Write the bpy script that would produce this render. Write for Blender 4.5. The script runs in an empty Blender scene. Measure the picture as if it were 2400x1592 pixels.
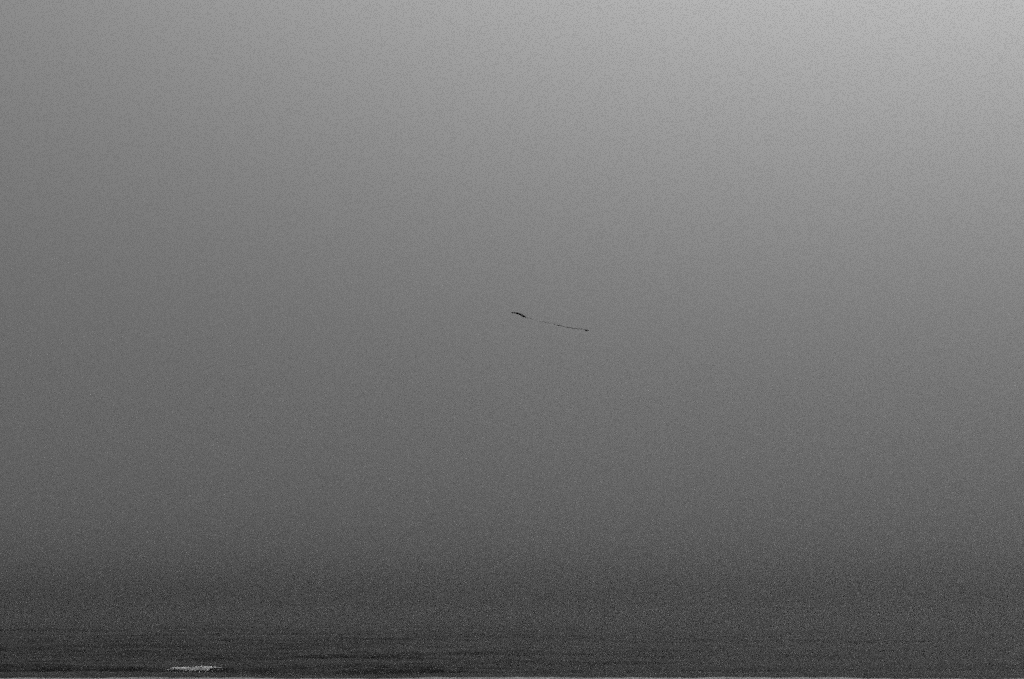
import bpy, math, random
import numpy as np

random.seed(7)
rng = np.random.default_rng(11)
scene = bpy.context.scene
COL = scene.collection

# ------------------------------------------------------------------ camera
cam_data = bpy.data.cameras.new('camera')
cam_data.lens = 50.0
cam_data.sensor_width = 36.0
cam_data.clip_start = 0.1
cam_data.clip_end = 90000.0
cam = bpy.data.objects.new('camera', cam_data)
COL.objects.link(cam)
cam.location = (0.0, 0.0, 5.0)
cam.rotation_euler = (math.radians(90.0 + 10.52), 0.0, 0.0)
scene.camera = cam

# ------------------------------------------------------------------ light
SUN_EL, SUN_AZ = math.radians(50.0), math.radians(38.0)        # azimuth to the right of straight ahead
SUN_DIR = (math.cos(SUN_EL) * math.sin(SUN_AZ), math.cos(SUN_EL) * math.cos(SUN_AZ), math.sin(SUN_EL))

world = bpy.data.worlds.new('World')
scene.world = world
world.use_nodes = True
wt = world.node_tree
wt.nodes.clear()


def wnode(kind, **props):
    n = wt.nodes.new(kind)
    for k, v in props.items():
        setattr(n, k, v)
    return n


def wmath(op, a, b=None, clamp=False):
    n = wnode('ShaderNodeMath', operation=op, use_clamp=clamp)
    for i, v in enumerate((a, b)):
        if v is None:
            continue
        if isinstance(v, (int, float)):
            n.inputs[i].default_value = v
        else:
            wt.links.new(v, n.inputs[i])
    return n.outputs[0]


# clear sky above the fog (grey, the film is black and white), seen faintly through an overcast veil
sky = wnode('ShaderNodeTexSky', sky_type='NISHITA', sun_disc=False)
sky.sun_elevation = SUN_EL
sky.sun_rotation = SUN_AZ
sky_grey = wnode('ShaderNodeRGBToBW')
wt.links.new(sky.outputs[0], sky_grey.inputs[0])
sky_lum = wmath('MULTIPLY', sky_grey.outputs[0], 0.05)

coord = wnode('ShaderNodeTexCoord')
sep = wnode('ShaderNodeSeparateXYZ')
wt.links.new(coord.outputs['Generated'], sep.inputs[0])
up = wmath('MAXIMUM', sep.outputs['Z'], 0.0)
VEIL_HORIZON, VEIL_RISE, VEIL_TOP = 0.112, 0.53, 0.42           # overcast law: brighter from the horizon to the zenith
dot = wnode('ShaderNodeVectorMath', operation='DOT_PRODUCT')
wt.links.new(coord.outputs['Generated'], dot.inputs[0])
dot.inputs[1].default_value = SUN_DIR
# broad glow of the veiled sun, strongest high up where the fog is thin
glow = wmath('ADD', wmath('MULTIPLY', wmath('EXPONENT', wmath('MULTIPLY', wmath('SUBTRACT', dot.outputs['Value'], 0.75), 4.0)), 0.88), 0.12)
rise = wmath('MULTIPLY', up, wmath('ADD', wmath('MULTIPLY', up, VEIL_TOP), VEIL_RISE))
# the fog bank lies thickest and dullest along the horizon
bank = wmath('SUBTRACT', 1.0, wmath('MULTIPLY', wmath('EXPONENT', wmath('MULTIPLY', up, -1.0 / 0.030)), 0.42))
veil = wmath('MULTIPLY', wmath('ADD', wmath('MULTIPLY', rise, glow), VEIL_HORIZON), bank)
total = wmath('ADD', wmath('MULTIPLY', veil, 0.95), wmath('MULTIPLY', sky_lum, 0.05))
bg = wnode('ShaderNodeBackground')
wt.links.new(total, bg.inputs['Color'])
bg.inputs['Strength'].default_value = 1.0
wout = wnode('ShaderNodeOutputWorld')
wt.links.new(bg.outputs[0], wout.inputs['Surface'])

sun_data = bpy.data.lights.new('sun', 'SUN')
sun_data.energy = 0.3
sun_data.angle = math.radians(30.0)                           # a sun diffused by the fog
sun_data.color = (1.0, 1.0, 1.0)
sun = bpy.data.objects.new('sun', sun_data)
COL.objects.link(sun)
sun.location = (60, 80, 120)
sun.rotation_euler = (math.pi / 2 - SUN_EL, 0.0, math.pi - SUN_AZ)

# ------------------------------------------------------------------ exposure and film
scene.view_settings.view_transform = 'Standard'
scene.view_settings.look = 'None'
scene.view_settings.exposure = 0.0
scene.view_settings.gamma = 1.0
scene.view_settings.use_curve_mapping = False
cy = scene.cycles
cy.use_denoising = False            # the fog's own sampling grain stands for the coarse film grain
cy.use_adaptive_sampling = True
cy.adaptive_threshold = 1.0
cy.adaptive_min_samples = 8
cy.use_sample_subset = True
cy.sample_subset_offset = 0
cy.sample_subset_length = 6
cy.volume_bounces = 4
cy.max_bounces = 8
cy.sample_clamp_indirect = 4.0


# ------------------------------------------------------------------ helpers
def material(name):
    m = bpy.data.materials.new(name)
    m.use_nodes = True
    nt = m.node_tree
    return m, nt, nt.nodes['Principled BSDF']


def link_mesh(name, verts, faces, mat, parent=None, smooth=True):
    me = bpy.data.meshes.new(name)
    me.from_pydata([tuple(map(float, v)) for v in verts], [], faces)
    me.materials.append(mat)
    if smooth:
        me.polygons.foreach_set('use_smooth', [True] * len(me.polygons))
    me.update()
    o = bpy.data.objects.new(name, me)
    COL.objects.link(o)
    if parent is not None:
        o.parent = parent
    return o


def grid_mesh(name, X, Y, Z, mat):
    """X, Y, Z: 2-D arrays (rows, cols) -> one smooth sheet"""
    r, c = X.shape
    n = r * c
    me = bpy.data.meshes.new(name)
    me.vertices.add(n)
    me.vertices.foreach_set('co', np.stack([X, Y, Z], -1).astype(np.float32).ravel())
    i = np.arange(n).reshape(r, c)
    q = np.stack([i[:-1, :-1], i[:-1, 1:], i[1:, 1:], i[1:, :-1]], -1).reshape(-1, 4)
    me.loops.add(q.size)
    me.loops.foreach_set('vertex_index', q.ravel().astype(np.int32))
    me.polygons.add(len(q))
    me.polygons.foreach_set('loop_start', np.arange(0, q.size, 4, dtype=np.int32))
    me.polygons.foreach_set('use_smooth', np.ones(len(q), dtype=bool))
    me.update(calc_edges=True)
    me.validate()
    me.materials.append(mat)
    o = bpy.data.objects.new(name, me)
    COL.objects.link(o)
    return o


def tube(points, radius, sides=6):
    P = [np.array(p, float) for p in points]
    verts, faces = [], []
    for k, p in enumerate(P):
        t = P[min(k + 1, len(P) - 1)] - P[max(k - 1, 0)]
        t /= np.linalg.norm(t) + 1e-9
        a = np.cross(t, (0.3, 0.2, 1.0))
        a /= np.linalg.norm(a)
        b = np.cross(t, a)
        for s in range(sides):
            w = 2 * math.pi * s / sides
            verts.append(p + radius * (math.cos(w) * a + math.sin(w) * b))
    for k in range(len(P) - 1):
        for s in range(sides):
            s2 = (s + 1) % sides
            faces.append((k * sides + s, k * sides + s2, (k + 1) * sides + s2, (k + 1) * sides + s))
    faces.append(tuple(range(sides))[::-1])
    faces.append(tuple(range((len(P) - 1) * sides, len(P) * sides)))
    return verts, faces


def tag(o, label, category=None, kind=None, group=None):
    o['label'] = label
    if category:
        o['category'] = category
    if kind:
        o['kind'] = kind
    if group:
        o['group'] = group


def smoothstep(a, b, x):
    t = np.clip((x - a) / (b - a), 0.0, 1.0)
    return t * t * (3 - 2 * t)


# ------------------------------------------------------------------ materials
# sea water
M_WATER, nt, p = material('sea_water')
p.inputs['Base Color'].default_value = (0.025, 0.025, 0.025, 1)
p.inputs['Roughness'].default_value = 0.12
p.inputs['IOR'].default_value = 1.07
tc = nt.nodes.new('ShaderNodeTexCoord')
mp = nt.nodes.new('ShaderNodeMapping')
mp.inputs['Scale'].default_value = (0.55, 1.6, 1.0)
nz = nt.nodes.new('ShaderNodeTexNoise')
nz.inputs['Scale'].default_value = 1.1
nz.inputs['Detail'].default_value = 5.0
nz.inputs['Roughness'].default_value = 0.6
bp = nt.nodes.new('ShaderNodeBump')
bp.inputs['Strength'].default_value = 1.0
bp.inputs['Distance'].default_value = 0.22
nt.links.new(tc.outputs['Object'], mp.inputs[0])
nt.links.new(mp.outputs[0], nz.inputs['Vector'])
nt.links.new(nz.outputs[0], bp.inputs['Height'])
nt.links.new(bp.outputs[0], p.inputs['Normal'])

# foam
M_FOAM, nt, p = material('foam')
p.inputs['Roughness'].default_value = 0.9
p.inputs['Specular IOR Level'].default_value = 0.2
nz = nt.nodes.new('ShaderNodeTexNoise')
nz.inputs['Scale'].default_value = 9.0
nz.inputs['Detail'].default_value = 4.0
rp = nt.nodes.new('ShaderNodeValToRGB')
rp.color_ramp.elements[0].position = 0.35
rp.color_ramp.elements[0].color = (0.42, 0.42, 0.42, 1)
rp.color_ramp.elements[1].position = 0.62
rp.color_ramp.elements[1].color = (0.75, 0.75, 0.75, 1)
nt.links.new(nz.outputs[0], rp.inputs[0])
nt.links.new(rp.outputs[0], p.inputs['Base Color'])

# sand, wet and streaked with spent foam near the water
M_SAND, nt, p = material('beach_sand')
p.inputs['Roughness'].default_value = 0.75
p.inputs['Specular IOR Level'].default_value = 0.25
tc = nt.nodes.new('ShaderNodeTexCoord')
mp = nt.nodes.new('ShaderNodeMapping')
mp.inputs['Scale'].default_value = (0.25, 0.9, 1.0)
nz = nt.nodes.new('ShaderNodeTexNoise')
nz.inputs['Scale'].default_value = 0.8
nz.inputs['Detail'].default_value = 6.0
rp = nt.nodes.new('ShaderNodeValToRGB')
rp.color_ramp.elements[0].position = 0.3
rp.color_ramp.elements[0].color = (0.18, 0.18, 0.18, 1)
rp.color_ramp.elements[1].position = 0.7
rp.color_ramp.elements[1].color = (0.36, 0.36, 0.36, 1)
nt.links.new(tc.outputs['Object'], mp.inputs[0])
nt.links.new(mp.outputs[0], nz.inputs['Vector'])
nt.links.new(nz.outputs[0], rp.inputs[0])
# sand darkened by the last wave: a ragged wet margin along the water
sx = nt.nodes.new('ShaderNodeSeparateXYZ')
nt.links.new(tc.outputs['Object'], sx.inputs[0])
nzw = nt.nodes.new('ShaderNodeTexNoise')
nzw.inputs['Scale'].default_value = 0.22
nzw.inputs['Detail'].default_value = 5.0
nt.links.new(tc.outputs['Object'], nzw.inputs['Vector'])
ad = nt.nodes.new('ShaderNodeMath')
ad.operation = 'MULTIPLY_ADD'
ad.inputs[1].default_value = 7.0
nt.links.new(nzw.outputs[0], ad.inputs[0])
nt.links.new(sx.outputs['Y'], ad.inputs[2])
wet = nt.nodes.new('ShaderNodeMapRange')
wet.interpolation_type = 'SMOOTHSTEP'
wet.inputs['From Min'].default_value = 99.0
wet.inputs['From Max'].default_value = 105.0
wet.inputs['To Min'].default_value = 1.0
wet.inputs['To Max'].default_value = 0.15
nt.links.new(ad.outputs[0], wet.inputs['Value'])
mw = nt.nodes.new('ShaderNodeVectorMath')
mw.operation = 'SCALE'
nt.links.new(rp.outputs[0], mw.inputs[0])
nt.links.new(wet.outputs[0], mw.inputs['Scale'])
nt.links.new(mw.outputs[0], p.inputs['Base Color'])
nz2 = nt.nodes.new('ShaderNodeTexNoise')
nz2.inputs['Scale'].default_value = 14.0
nz2.inputs['Detail'].default_value = 4.0
bp = nt.nodes.new('ShaderNodeBump')
bp.inputs['Strength'].default_value = 0.3
bp.inputs['Distance'].default_value = 0.02
nt.links.new(tc.outputs['Object'], nz2.inputs['Vector'])
nt.links.new(nz2.outputs[0], bp.inputs['Height'])
nt.links.new(bp.outputs[0], p.inputs['Normal'])


def fabric(name, col, transl):
    """ripstop nylon: diffuse with some light coming through, and a fine weave"""
    m, nt, p = material(name)
    out = nt.nodes['Material Output']
    p.inputs['Roughness'].default_value = 0.6
    p.inputs['Specular IOR Level'].default_value = 0.2
    nz = nt.nodes.new('ShaderNodeTexNoise')
    nz.inputs['Scale'].default_value = 18.0
    mr = nt.nodes.new('ShaderNodeMapRange')
    mr.inputs['To Min'].default_value = col * 0.75
    mr.inputs['To Max'].default_value = col * 1.25
    nt.links.new(nz.outputs[0], mr.inputs['Value'])
    nt.links.new(mr.outputs[0], p.inputs['Base Color'])
    tr = nt.nodes.new('ShaderNodeBsdfTranslucent')
    tr.inputs['Color'].default_value = (transl, transl, transl, 1)
    mx = nt.nodes.new('ShaderNodeAddShader')
    nt.links.new(p.outputs[0], mx.inputs[0])
    nt.links.new(tr.outputs[0], mx.inputs[1])
    nt.links.new(mx.outputs[0], out.inputs['Surface'])
    return m


M_BLACK = fabric('black_nylon', 0.006, 0.0)
M_DARK = fabric('charcoal_nylon', 0.012, 0.05)
M_GREY = fabric('pale_grey_nylon', 0.08, 0.27)
M_LINE, nt, p = material('kite_line')
p.inputs['Base Color'].default_value = (0.08, 0.08, 0.08, 1)


# ------------------------------------------------------------------ sea
def ridge(X, Y, x0, x1, y0, a, front, back, bend=0.0, soft=2.0, ph=0.0):
    """one steep near-shore wave: crest along x between x0 and x1 at distance y0, face towards the beach"""
    env = smoothstep(x0 - soft, x0 + soft, X) * (1 - smoothstep(x1 - soft, x1 + soft, X))
    wob = 0.35 * np.sin(X * 0.55 + ph) + 0.22 * np.sin(X * 1.27 + 1.7 * ph) + 0.12 * np.sin(X * 2.9 + ph * 3)
    crest = y0 + bend * (X - 0.5 * (x0 + x1)) ** 2 + wob
    d = Y - crest
    prof = np.where(d < 0, np.exp(-(d / front) ** 2), np.exp(-np.abs(d / back) ** 1.4))
    prof = prof - 0.22 * np.exp(-((d + 2.6 * front) / (1.3 * front)) ** 2)       # trough drawn down ahead of the face
    amp = a * (1 + 0.14 * np.sin(X * 0.37 + ph * 2) + 0.10 * np.sin(X * 1.1 + ph))
    return env * amp * prof


RIDGES = [
    # x0,   x1,    y0,   a,   front, back, bend, soft, phase
    (-75.0, -17.0, 104.5, 0.38, 0.36, 2.2, 0.0, 5.0, 0.4),
    (-19.5, -9.5, 104.6, 0.26, 0.34, 2.4, 0.0, 4.0, 1.9),
    (-14.0, -2.0, 103.0, 0.34, 0.34, 2.4, 0.0, 4.0, 2.3),
    (-4.5, 4.5, 102.6, 0.17, 0.40, 2.2, 0.0, 3.5, 4.3),
    (1.5, 17.0, 104.0, 0.10, 0.45, 2.4, 0.0, 4.0, 0.3),
    (-40.0, -23.5, 124.9, 0.22, 0.45, 3.2, 0.0, 5.5, 3.1),
    (-30.0, -15.0, 121.7, 0.28, 0.45, 3.2, 0.0, 5.5, 5.2),
    (-30.0, -14.5, 136.6, 0.30, 0.50, 3.5, 0.0, 5.5, 0.9),
    (-21.0, -6.0, 132.6, 0.34, 0.50, 3.5, 0.0, 5.5, 1.3),
    (-21.0, 1.0, 114.4, 0.27, 0.45, 3.0, 0.0, 6.0, 2.9),
    (-50.0, -30.0, 142.0, 0.24, 0.55, 4.0, 0.0, 6.0, 4.4),
    (-46.0, -28.0, 113.5, 0.20, 0.45, 3.0, 0.0, 6.0, 2.7),
    (-12.0, 5.0, 152.5, 0.32, 0.60, 4.0, 0.0, 6.0, 0.2),
    (6.0, 21.0, 154.2, 0.20, 0.60, 4.0, 0.0, 6.0, 3.7),
    (18.0, 33.0, 124.6, 0.22, 0.45, 3.5, 0.0, 5.0, 1.1),
    (-1.0, 17.0, 119.0, 0.18, 0.45, 3.5, 0.0, 6.0, 2.1),
    (-58.0, -32.0, 165.0, 0.28, 0.70, 4.5, 0.0, 7.0, 5.5),
    (-36.0, -10.0, 172.0, 0.28, 0.70, 4.5, 0.0, 7.0, 0.7),
    (-58.0, -18.0, 197.0, 0.30, 0.80, 5.0, 0.0, 9.0, 2.2),
]
# many lower, thinner crests, livelier towards the left
for _ in range(190):
    cy_ = float(np.exp(rng.uniform(math.log(108.0), math.log(290.0))))
    cx_ = float(rng.normal(-0.16, 0.19)) * cy_
    ln = float(rng.uniform(3.0, 13.0)) * cy_ / 130.0
    am = float(rng.uniform(0.07, 0.17)) * (0.8 + cy_ / 500.0) * (0.75 if cx_ < 0 else 0.65)
    RIDGES.append((cx_ - ln, cx_ + ln, cy_, am, 0.16 + cy_ / 900.0, 1.8, 0.0, 0.6 * ln, float(rng.uniform(0, 6.28))))

N_W = 46
W_LEN = np.exp(rng.uniform(math.log(3.0), math.log(26.0), N_W))
W_ANG = rng.normal(0.0, 0.11, N_W)
W_PH = rng.uniform(0, 2 * math.pi, N_W)
W_AMP = 0.0056 * W_LEN ** 0.72


def sea_height(X, Y):
    Z = np.zeros_like(X)
    for L, an, ph, am in zip(W_LEN, W_ANG, W_PH, W_AMP):
        k = 2 * math.pi / L
        s = k * (X * math.sin(an) + Y * math.cos(an)) + ph
        fade = np.clip(1.0 - (Y / (60.0 * L)) ** 2, 0.0, 1.0)      # too short to resolve far out
        Z += fade * am * (np.sin(s) + 0.25 * np.cos(2 * s))
    # swell is livelier to the left, calmer to the right
    Z *= 0.95 - 0.15 * np.tanh((X + 5.0) / 40.0)
    for r in RIDGES:
        if X.ndim == 2 and X.shape[0] > 300:                     # the sea grid: only the rows this crest reaches
            i0, i1 = np.searchsorted(Y[:, 0], (r[2] - 7.0, r[2] + 24.0))
            Z[i0:i1] += ridge(X[i0:i1], Y[i0:i1], *r)
        else:
            Z += ridge(X, Y, *r)
    return Z


rows = [86.0]
while rows[-1] < 45000.0:
    y = rows[-1]
    step = 0.16 if y < 114 else (0.26 if y < 215 else max(0.26, 0.26 + (y - 215) * 0.012))
    rows.append(y + step)
rows = np.array(rows)
cu = np.concatenate([np.linspace(-1.7, -0.46, 40)[:-1], np.linspace(-0.46, 0.46, 360), np.linspace(0.46, 1.7, 40)[1:]])
YY, UU = np.meshgrid(rows, cu, indexing='ij')
XX = UU * np.maximum(YY, 90.0)
sea = grid_mesh('sea', XX, YY, sea_height(XX, YY), M_WATER)
sea['kind'] = 'structure'
tag(sea, 'dark grey sea with low rolling waves fading into the fog')

# ------------------------------------------------------------------ beach
bx = np.concatenate([np.linspace(-260, -62, 120)[:-1], np.linspace(-62, 62, 420), np.linspace(62, 260, 120)[1:]])
by = np.concatenate([np.linspace(-120, 80, 60)[:-1], np.linspace(80, 108, 130)])
BY, BX = np.meshgrid(by, bx, indexing='ij')
shore = 101.3 + 1.0 * np.sin(BX * 0.13 + 0.6) + 0.8 * np.sin(BX * 0.31 + 2.0) + 0.5 * np.sin(BX * 0.93) + 0.4 * np.sin(BX * 2.3 + 1.0 + np.sin(BX * 0.7)) + 0.25 * np.sin(BX * 4.1 + 2 * np.sin(BX * 0.37))
BZ = 0.031 * (shore - BY) + 0.015 * np.sin(BX * 0.7 + BY * 1.3) * smoothstep(100, 60, BY)
beach = grid_mesh('beach', BX, BY, BZ, M_SAND)
beach['kind'] = 'structure'
tag(beach, 'pale strip of wet sandy shore along the water')


# ------------------------------------------------------------------ foam on the breaking wave
def crest_y(x):
    ph = RIDGES[0][8]
    return RIDGES[0][2] + 0.35 * np.sin(x * 0.55 + ph) + 0.22 * np.sin(x * 1.27 + 1.7 * ph) + 0.12 * np.sin(x * 2.9 + 3 * ph)


def foam_patch(name, x0, x1, thick, drop, label, seed, bits):
    r = np.random.default_rng(seed)
    nu, nv = 150, 14
    us = np.linspace(0, 1, nu)
    low = np.interp(us, [0, 0.04, 0.2, 0.38, 0.42, 0.50, 0.66, 0.76, 0.80, 0.9, 1.0],
                    [0.1, 0.50, 0.55, 0.70, 1.0, 0.80, 0.75, 0.95, 0.35, 0.15, 0.05]) + r.normal(0, 0.06, nu)
    hi = np.interp(us, [0, 0.05, 0.3, 0.55, 0.78, 0.85, 1.0], [0.5, 0.9, 0.95, 1.0, 0.9, 0.4, 0.1]) + r.normal(0, 0.08, nu)
    x = (x0 + (x1 - x0) * us)[:, None] + r.normal(0, 0.008, (nu, nv))
    v = np.linspace(0, 1, nv)[None, :]
    y = crest_y(x) + 0.5 - v * (0.5 + drop * np.maximum(low, 0.03)[:, None])       # from behind the crest down the face
    z = sea_height(x, y)
    puff = thick * np.maximum(hi, 0.05)[:, None] * np.sin(np.pi * np.clip(v, 0, 1)) ** 0.7 * r.uniform(0.75, 1.25, (nu, nv))
    z = np.where((v > 0) & (v < 1), z + puff - 0.012, z - 0.03)
    verts = list(np.stack([x, y - 0.5 * puff, z], -1).reshape(-1, 3))
    faces = []
    for i in range(nu - 1):
        for j in range(nv - 1):
            a = i * nv + j
            faces.append((a, a + 1, a + nv + 1, a + nv))
    # loose froth thrown along the crest
    bxs = x0 + (x1 - x0) * (r.beta(1.6, 1.9, bits) * 1.12 - 0.06)
    bys = crest_y(bxs) + r.normal(-0.15, 0.2, bits)
    bzs = sea_height(bxs, bys) + np.abs(r.normal(0.02, 0.03, bits))
    for px, py, pz in zip(bxs, bys, bzs):
        s = r.uniform(0.012, 0.035)
        b = len(verts)
        for d in ((1, 0, 0), (0, 1, 0), (-1, 0, 0), (0, -1, 0), (0, 0, 1), (0, 0, -1)):
            verts.append((px + d[0] * s * 1.5, py + d[1] * s, pz + d[2] * s))
        for k in range(4):
            faces.append((b + k, b + (k + 1) % 4, b + 4))
            faces.append((b + (k + 1) % 4, b + k, b + 5))
    o = link_mesh(name, verts, faces, M_FOAM)
    tag(o, label, 'foam', 'stuff')
    return o


foam_patch('breaker_foam', -24.5, -20.9, 0.10, 0.40, 'white foam spilling over the crest of the nearest breaking wave', 3, 170)

# ------------------------------------------------------------------ kite
KITE_O = np.array((0.55, 120.0, 29.45))
kite = bpy.data.objects.new('kite', None)
COL.objects.link(kite)
kite.location = KITE_O
tag(kite, 'small dark arched kite trailing a long thin ribbon tail in the foggy sky', 'kite')

# spanwise arc (metres from the kite's origin): x right, y away, z up; chord depth and shown height per station
ST = np.array([
    # x,      z,     y,    chord, tilt
    (-0.675, 0.190, 0.10, 0.10, 0.020),
    (-0.600, 0.190, 0.06, 0.24, 0.020),
    (-0.420, 0.190, 0.02, 0.34, 0.010),
    (-0.220, 0.160, 0.00, 0.46, 0.030),
    (-0.020, 0.115, 0.00, 0.54, 0.055),
    (0.170, 0.055, 0.00, 0.56, 0.070),
    (0.350, -0.025, 0.02, 0.52, 0.080),
    (0.520, -0.112, 0.05, 0.42, 0.070),
    (0.640, -0.178, 0.08, 0.28, 0.045),
    (0.715, -0.225, 0.12, 0.06, 0.010),
])


def station(t):
    """t in 0..1 along the span"""
    k = t * (len(ST) - 1)
    return np.array([np.interp(k, np.arange(len(ST)), ST[:, c]) for c in range(5)])


FOIL = [(0.0, 0.0), (0.06, 0.055), (0.2, 0.095), (0.4, 0.095), (0.7, 0.05), (1.0, 0.0), (0.7, -0.015), (0.4, -0.03), (0.2, -0.04), (0.06, -0.035)]


def section(t, bulge):
    x, z, y, chord, tilt = station(t)
    out = []
    for c, h in FOIL:
        # leading edge towards the viewer, trailing edge away from him: one looks up at the underside
        out.append((x, y + chord * (c - 0.5), z - tilt * c + chord * h * (1 + bulge)))
    return out


cuts = [0.0, 0.12, 0.24, 0.36, 0.455, 0.53, 0.65, 0.77, 0.89, 1.0]
mats = [M_DARK, M_BLACK, M_BLACK, M_DARK, M_GREY, M_DARK, M_BLACK, M_BLACK, M_BLACK]
canopy = bpy.data.objects.new('canopy', None)
COL.objects.link(canopy)
canopy.parent = kite
for k in range(len(cuts) - 1):
    t0, t1 = cuts[k] + 0.002, cuts[k + 1] - 0.002
    verts, faces = [], []
    n, F = 5, len(FOIL)
    for i in range(n):
        s = i / (n - 1)
        verts += section(t0 + (t1 - t0) * s, 0.35 * math.sin(math.pi * s))      # each cell pillows out
    for i in range(n - 1):
        for j in range(F):
            j2 = (j + 1) % F
            faces.append((i * F + j, i * F + j2, (i + 1) * F + j2, (i + 1) * F + j))
    faces.append(tuple(range(F))[::-1])
    faces.append(tuple(range((n - 1) * F, n * F)))
    pn = link_mesh('panel', verts, faces, mats[k], canopy)
    if mats[k] is M_GREY:
        pn['label'] = 'paler grey panel near the middle of the canopy'

# bridle and flying line (a thread: the wind blows to the right, the flyer stands off to the left on the beach)
knot = (-0.75, -0.85, -0.85)
for name, tt in (('bridle_line', (0.15, 0.3, 0.5, 0.7, 0.85)),):
    for t in tt:
        s = section(t, 0)[8]
        v, f = tube([s, tuple((np.array(s) + knot) / 2 + np.array((0, 0, 0.01))), knot], 0.0006, 5)
        link_mesh(name, v, f, M_LINE, kite)
pts = []
A, B = np.array(knot), np.array((-72.0, 22.0, 3.6)) - KITE_O
for i in range(41):
    s = i / 40
    p_ = A + (B - A) * s
    p_[2] -= 3.0 * math.sin(math.pi * s)
    pts.append(p_)
v, f = tube(pts, 0.0005, 5)
link_mesh('flying_line', v, f, M_LINE, kite)

# ribbon tail, twisting as it streams
TAIL = np.array([
    # x,     z,    y,   width, turn (radians: 0 = broadside to the beach, pi/2 = edge on)
    (0.70, -0.22, 0.10, 0.040, 0.4),
    (0.80, -0.245, 0.08, 0.040, 0.8),
    (0.98, -0.300, 0.02, 0.055, 0.5),
    (1.15, -0.385, -0.05, 0.05, 0.9),
    (1.36, -0.490, -0.10, 0.05, 1.05),
    (1.72, -0.620, -0.18, 0.05, 1.10),
    (2.30, -0.720, -0.25, 0.05, 0.95),
    (2.75, -0.800, -0.28, 0.05, 0.90),
    (3.15, -0.915, -0.25, 0.055, 0.75),
    (3.35, -0.965, -0.22, 0.060, 0.25),
    (3.58, -0.995, -0.20, 0.060, 0.30),
    (3.76, -1.030, -0.17, 0.055, 0.85),
    (3.95, -1.075, -0.15, 0.055, 0.70),
    (4.20, -1.130, -0.12, 0.060, 0.40),
    (4.60, -1.185, -0.10, 0.060, 0.30),
    (4.95, -1.225, -0.05, 0.060, 0.50),
    (5.30, -1.245, 0.00, 0.055, 0.70),
    (5.62, -1.270, 0.03, 0.05, 0.8),
    (5.76, -1.300, 0.04, 0.04, 0.8),
])
m = 120
kk = np.linspace(0, len(TAIL) - 1, m)
TL = np.stack([np.interp(kk, np.arange(len(TAIL)), TAIL[:, c]) for c in range(5)], -1)
for c in range(5):                                   # round the corners
    for _ in range(2):
        TL[1:-1, c] = (TL[:-2, c] + 2 * TL[1:-1, c] + TL[2:, c]) / 4
verts, faces = [], []
for i in range(m):
    x, z, y, w, a = TL[i]
    d = np.array((0.0, math.sin(a), math.cos(a))) * w * 0.5
    nrm = np.array((0.0, math.cos(a), -math.sin(a))) * 0.002
    c = np.array((x, y, z))
    verts += [c + d + nrm, c - d + nrm, c - d - nrm, c + d - nrm]
for i in range(m - 1):
    for j in range(4):
        j2 = (j + 1) % 4
        faces.append((i * 4 + j, i * 4 + j2, (i + 1) * 4 + j2, (i + 1) * 4 + j))
faces.append((3, 2, 1, 0))
faces.append(tuple(range((m - 1) * 4, m * 4)))
tail = link_mesh('tail', verts, faces, M_BLACK, kite)
tail['label'] = 'long thin ribbon twisting as it streams to the right'

# small drogue cone at the tail's end: grey mouth, black tip
def cone(name, prof, mat, parent, label=None):
    verts, faces = [], []
    S = 16
    ax = np.array((1.0, 0.02, -0.17))
    ax /= np.linalg.norm(ax)
    e1 = np.cross(ax, (0, 1, 0))
    e1 /= np.linalg.norm(e1)
    e2 = np.cross(ax, e1)
    base = np.array((5.76, 0.04, -1.345))
    for (s, r) in prof:
        for k in range(S):
            w = 2 * math.pi * k / S
            verts.append(base + ax * s + r * (math.cos(w) * e1 + math.sin(w) * e2))
    for i in range(len(prof) - 1):
        for k in range(S):
            k2 = (k + 1) % S
            faces.append((i * S + k, i * S + k2, (i + 1) * S + k2, (i + 1) * S + k))
    o = link_mesh(name, verts, faces, mat, parent)
    if label:
        o['label'] = label
    return o


cone('drogue', [(0.0, 0.04), (0.004, 0.078), (0.02, 0.082), (0.12, 0.072), (0.235, 0.05)], M_GREY, tail, 'pale grey open cone at the end of the tail')
cone('drogue_tip', [(0.236, 0.048), (0.26, 0.038), (0.29, 0.026), (0.315, 0.014), (0.32, 0.002)], M_BLACK, tail, 'black tip of the small tail cone')

# ------------------------------------------------------------------ fog
HB = ((-80000.0, -160.0, -6.0), (80000.0, 60000.0, 34.0))
v = [(x, y, z) for x in (HB[0][0], HB[1][0]) for y in (HB[0][1], HB[1][1]) for z in (HB[0][2], HB[1][2])]
f = [(0, 1, 3, 2), (4, 6, 7, 5), (0, 4, 5, 1), (2, 3, 7, 6), (0, 2, 6, 4), (1, 5, 7, 3)]
M_HAZE = bpy.data.materials.new('haze')
M_HAZE.use_nodes = True
nt = M_HAZE.node_tree
nt.nodes.clear()
out = nt.nodes.new('ShaderNodeOutputMaterial')
pv = nt.nodes.new('ShaderNodeVolumePrincipled')
pv.inputs['Color'].default_value = (0.31, 0.31, 0.31, 1)
pv.inputs['Density'].default_value = 0.0009
pv.inputs['Anisotropy'].default_value = 0.70
nt.links.new(pv.outputs[0], out.inputs['Volume'])
haze = link_mesh('haze', v, f, M_HAZE, smooth=False)
haze['kind'] = 'stuff'
tag(haze, 'even grey sea fog filling the air over the water')
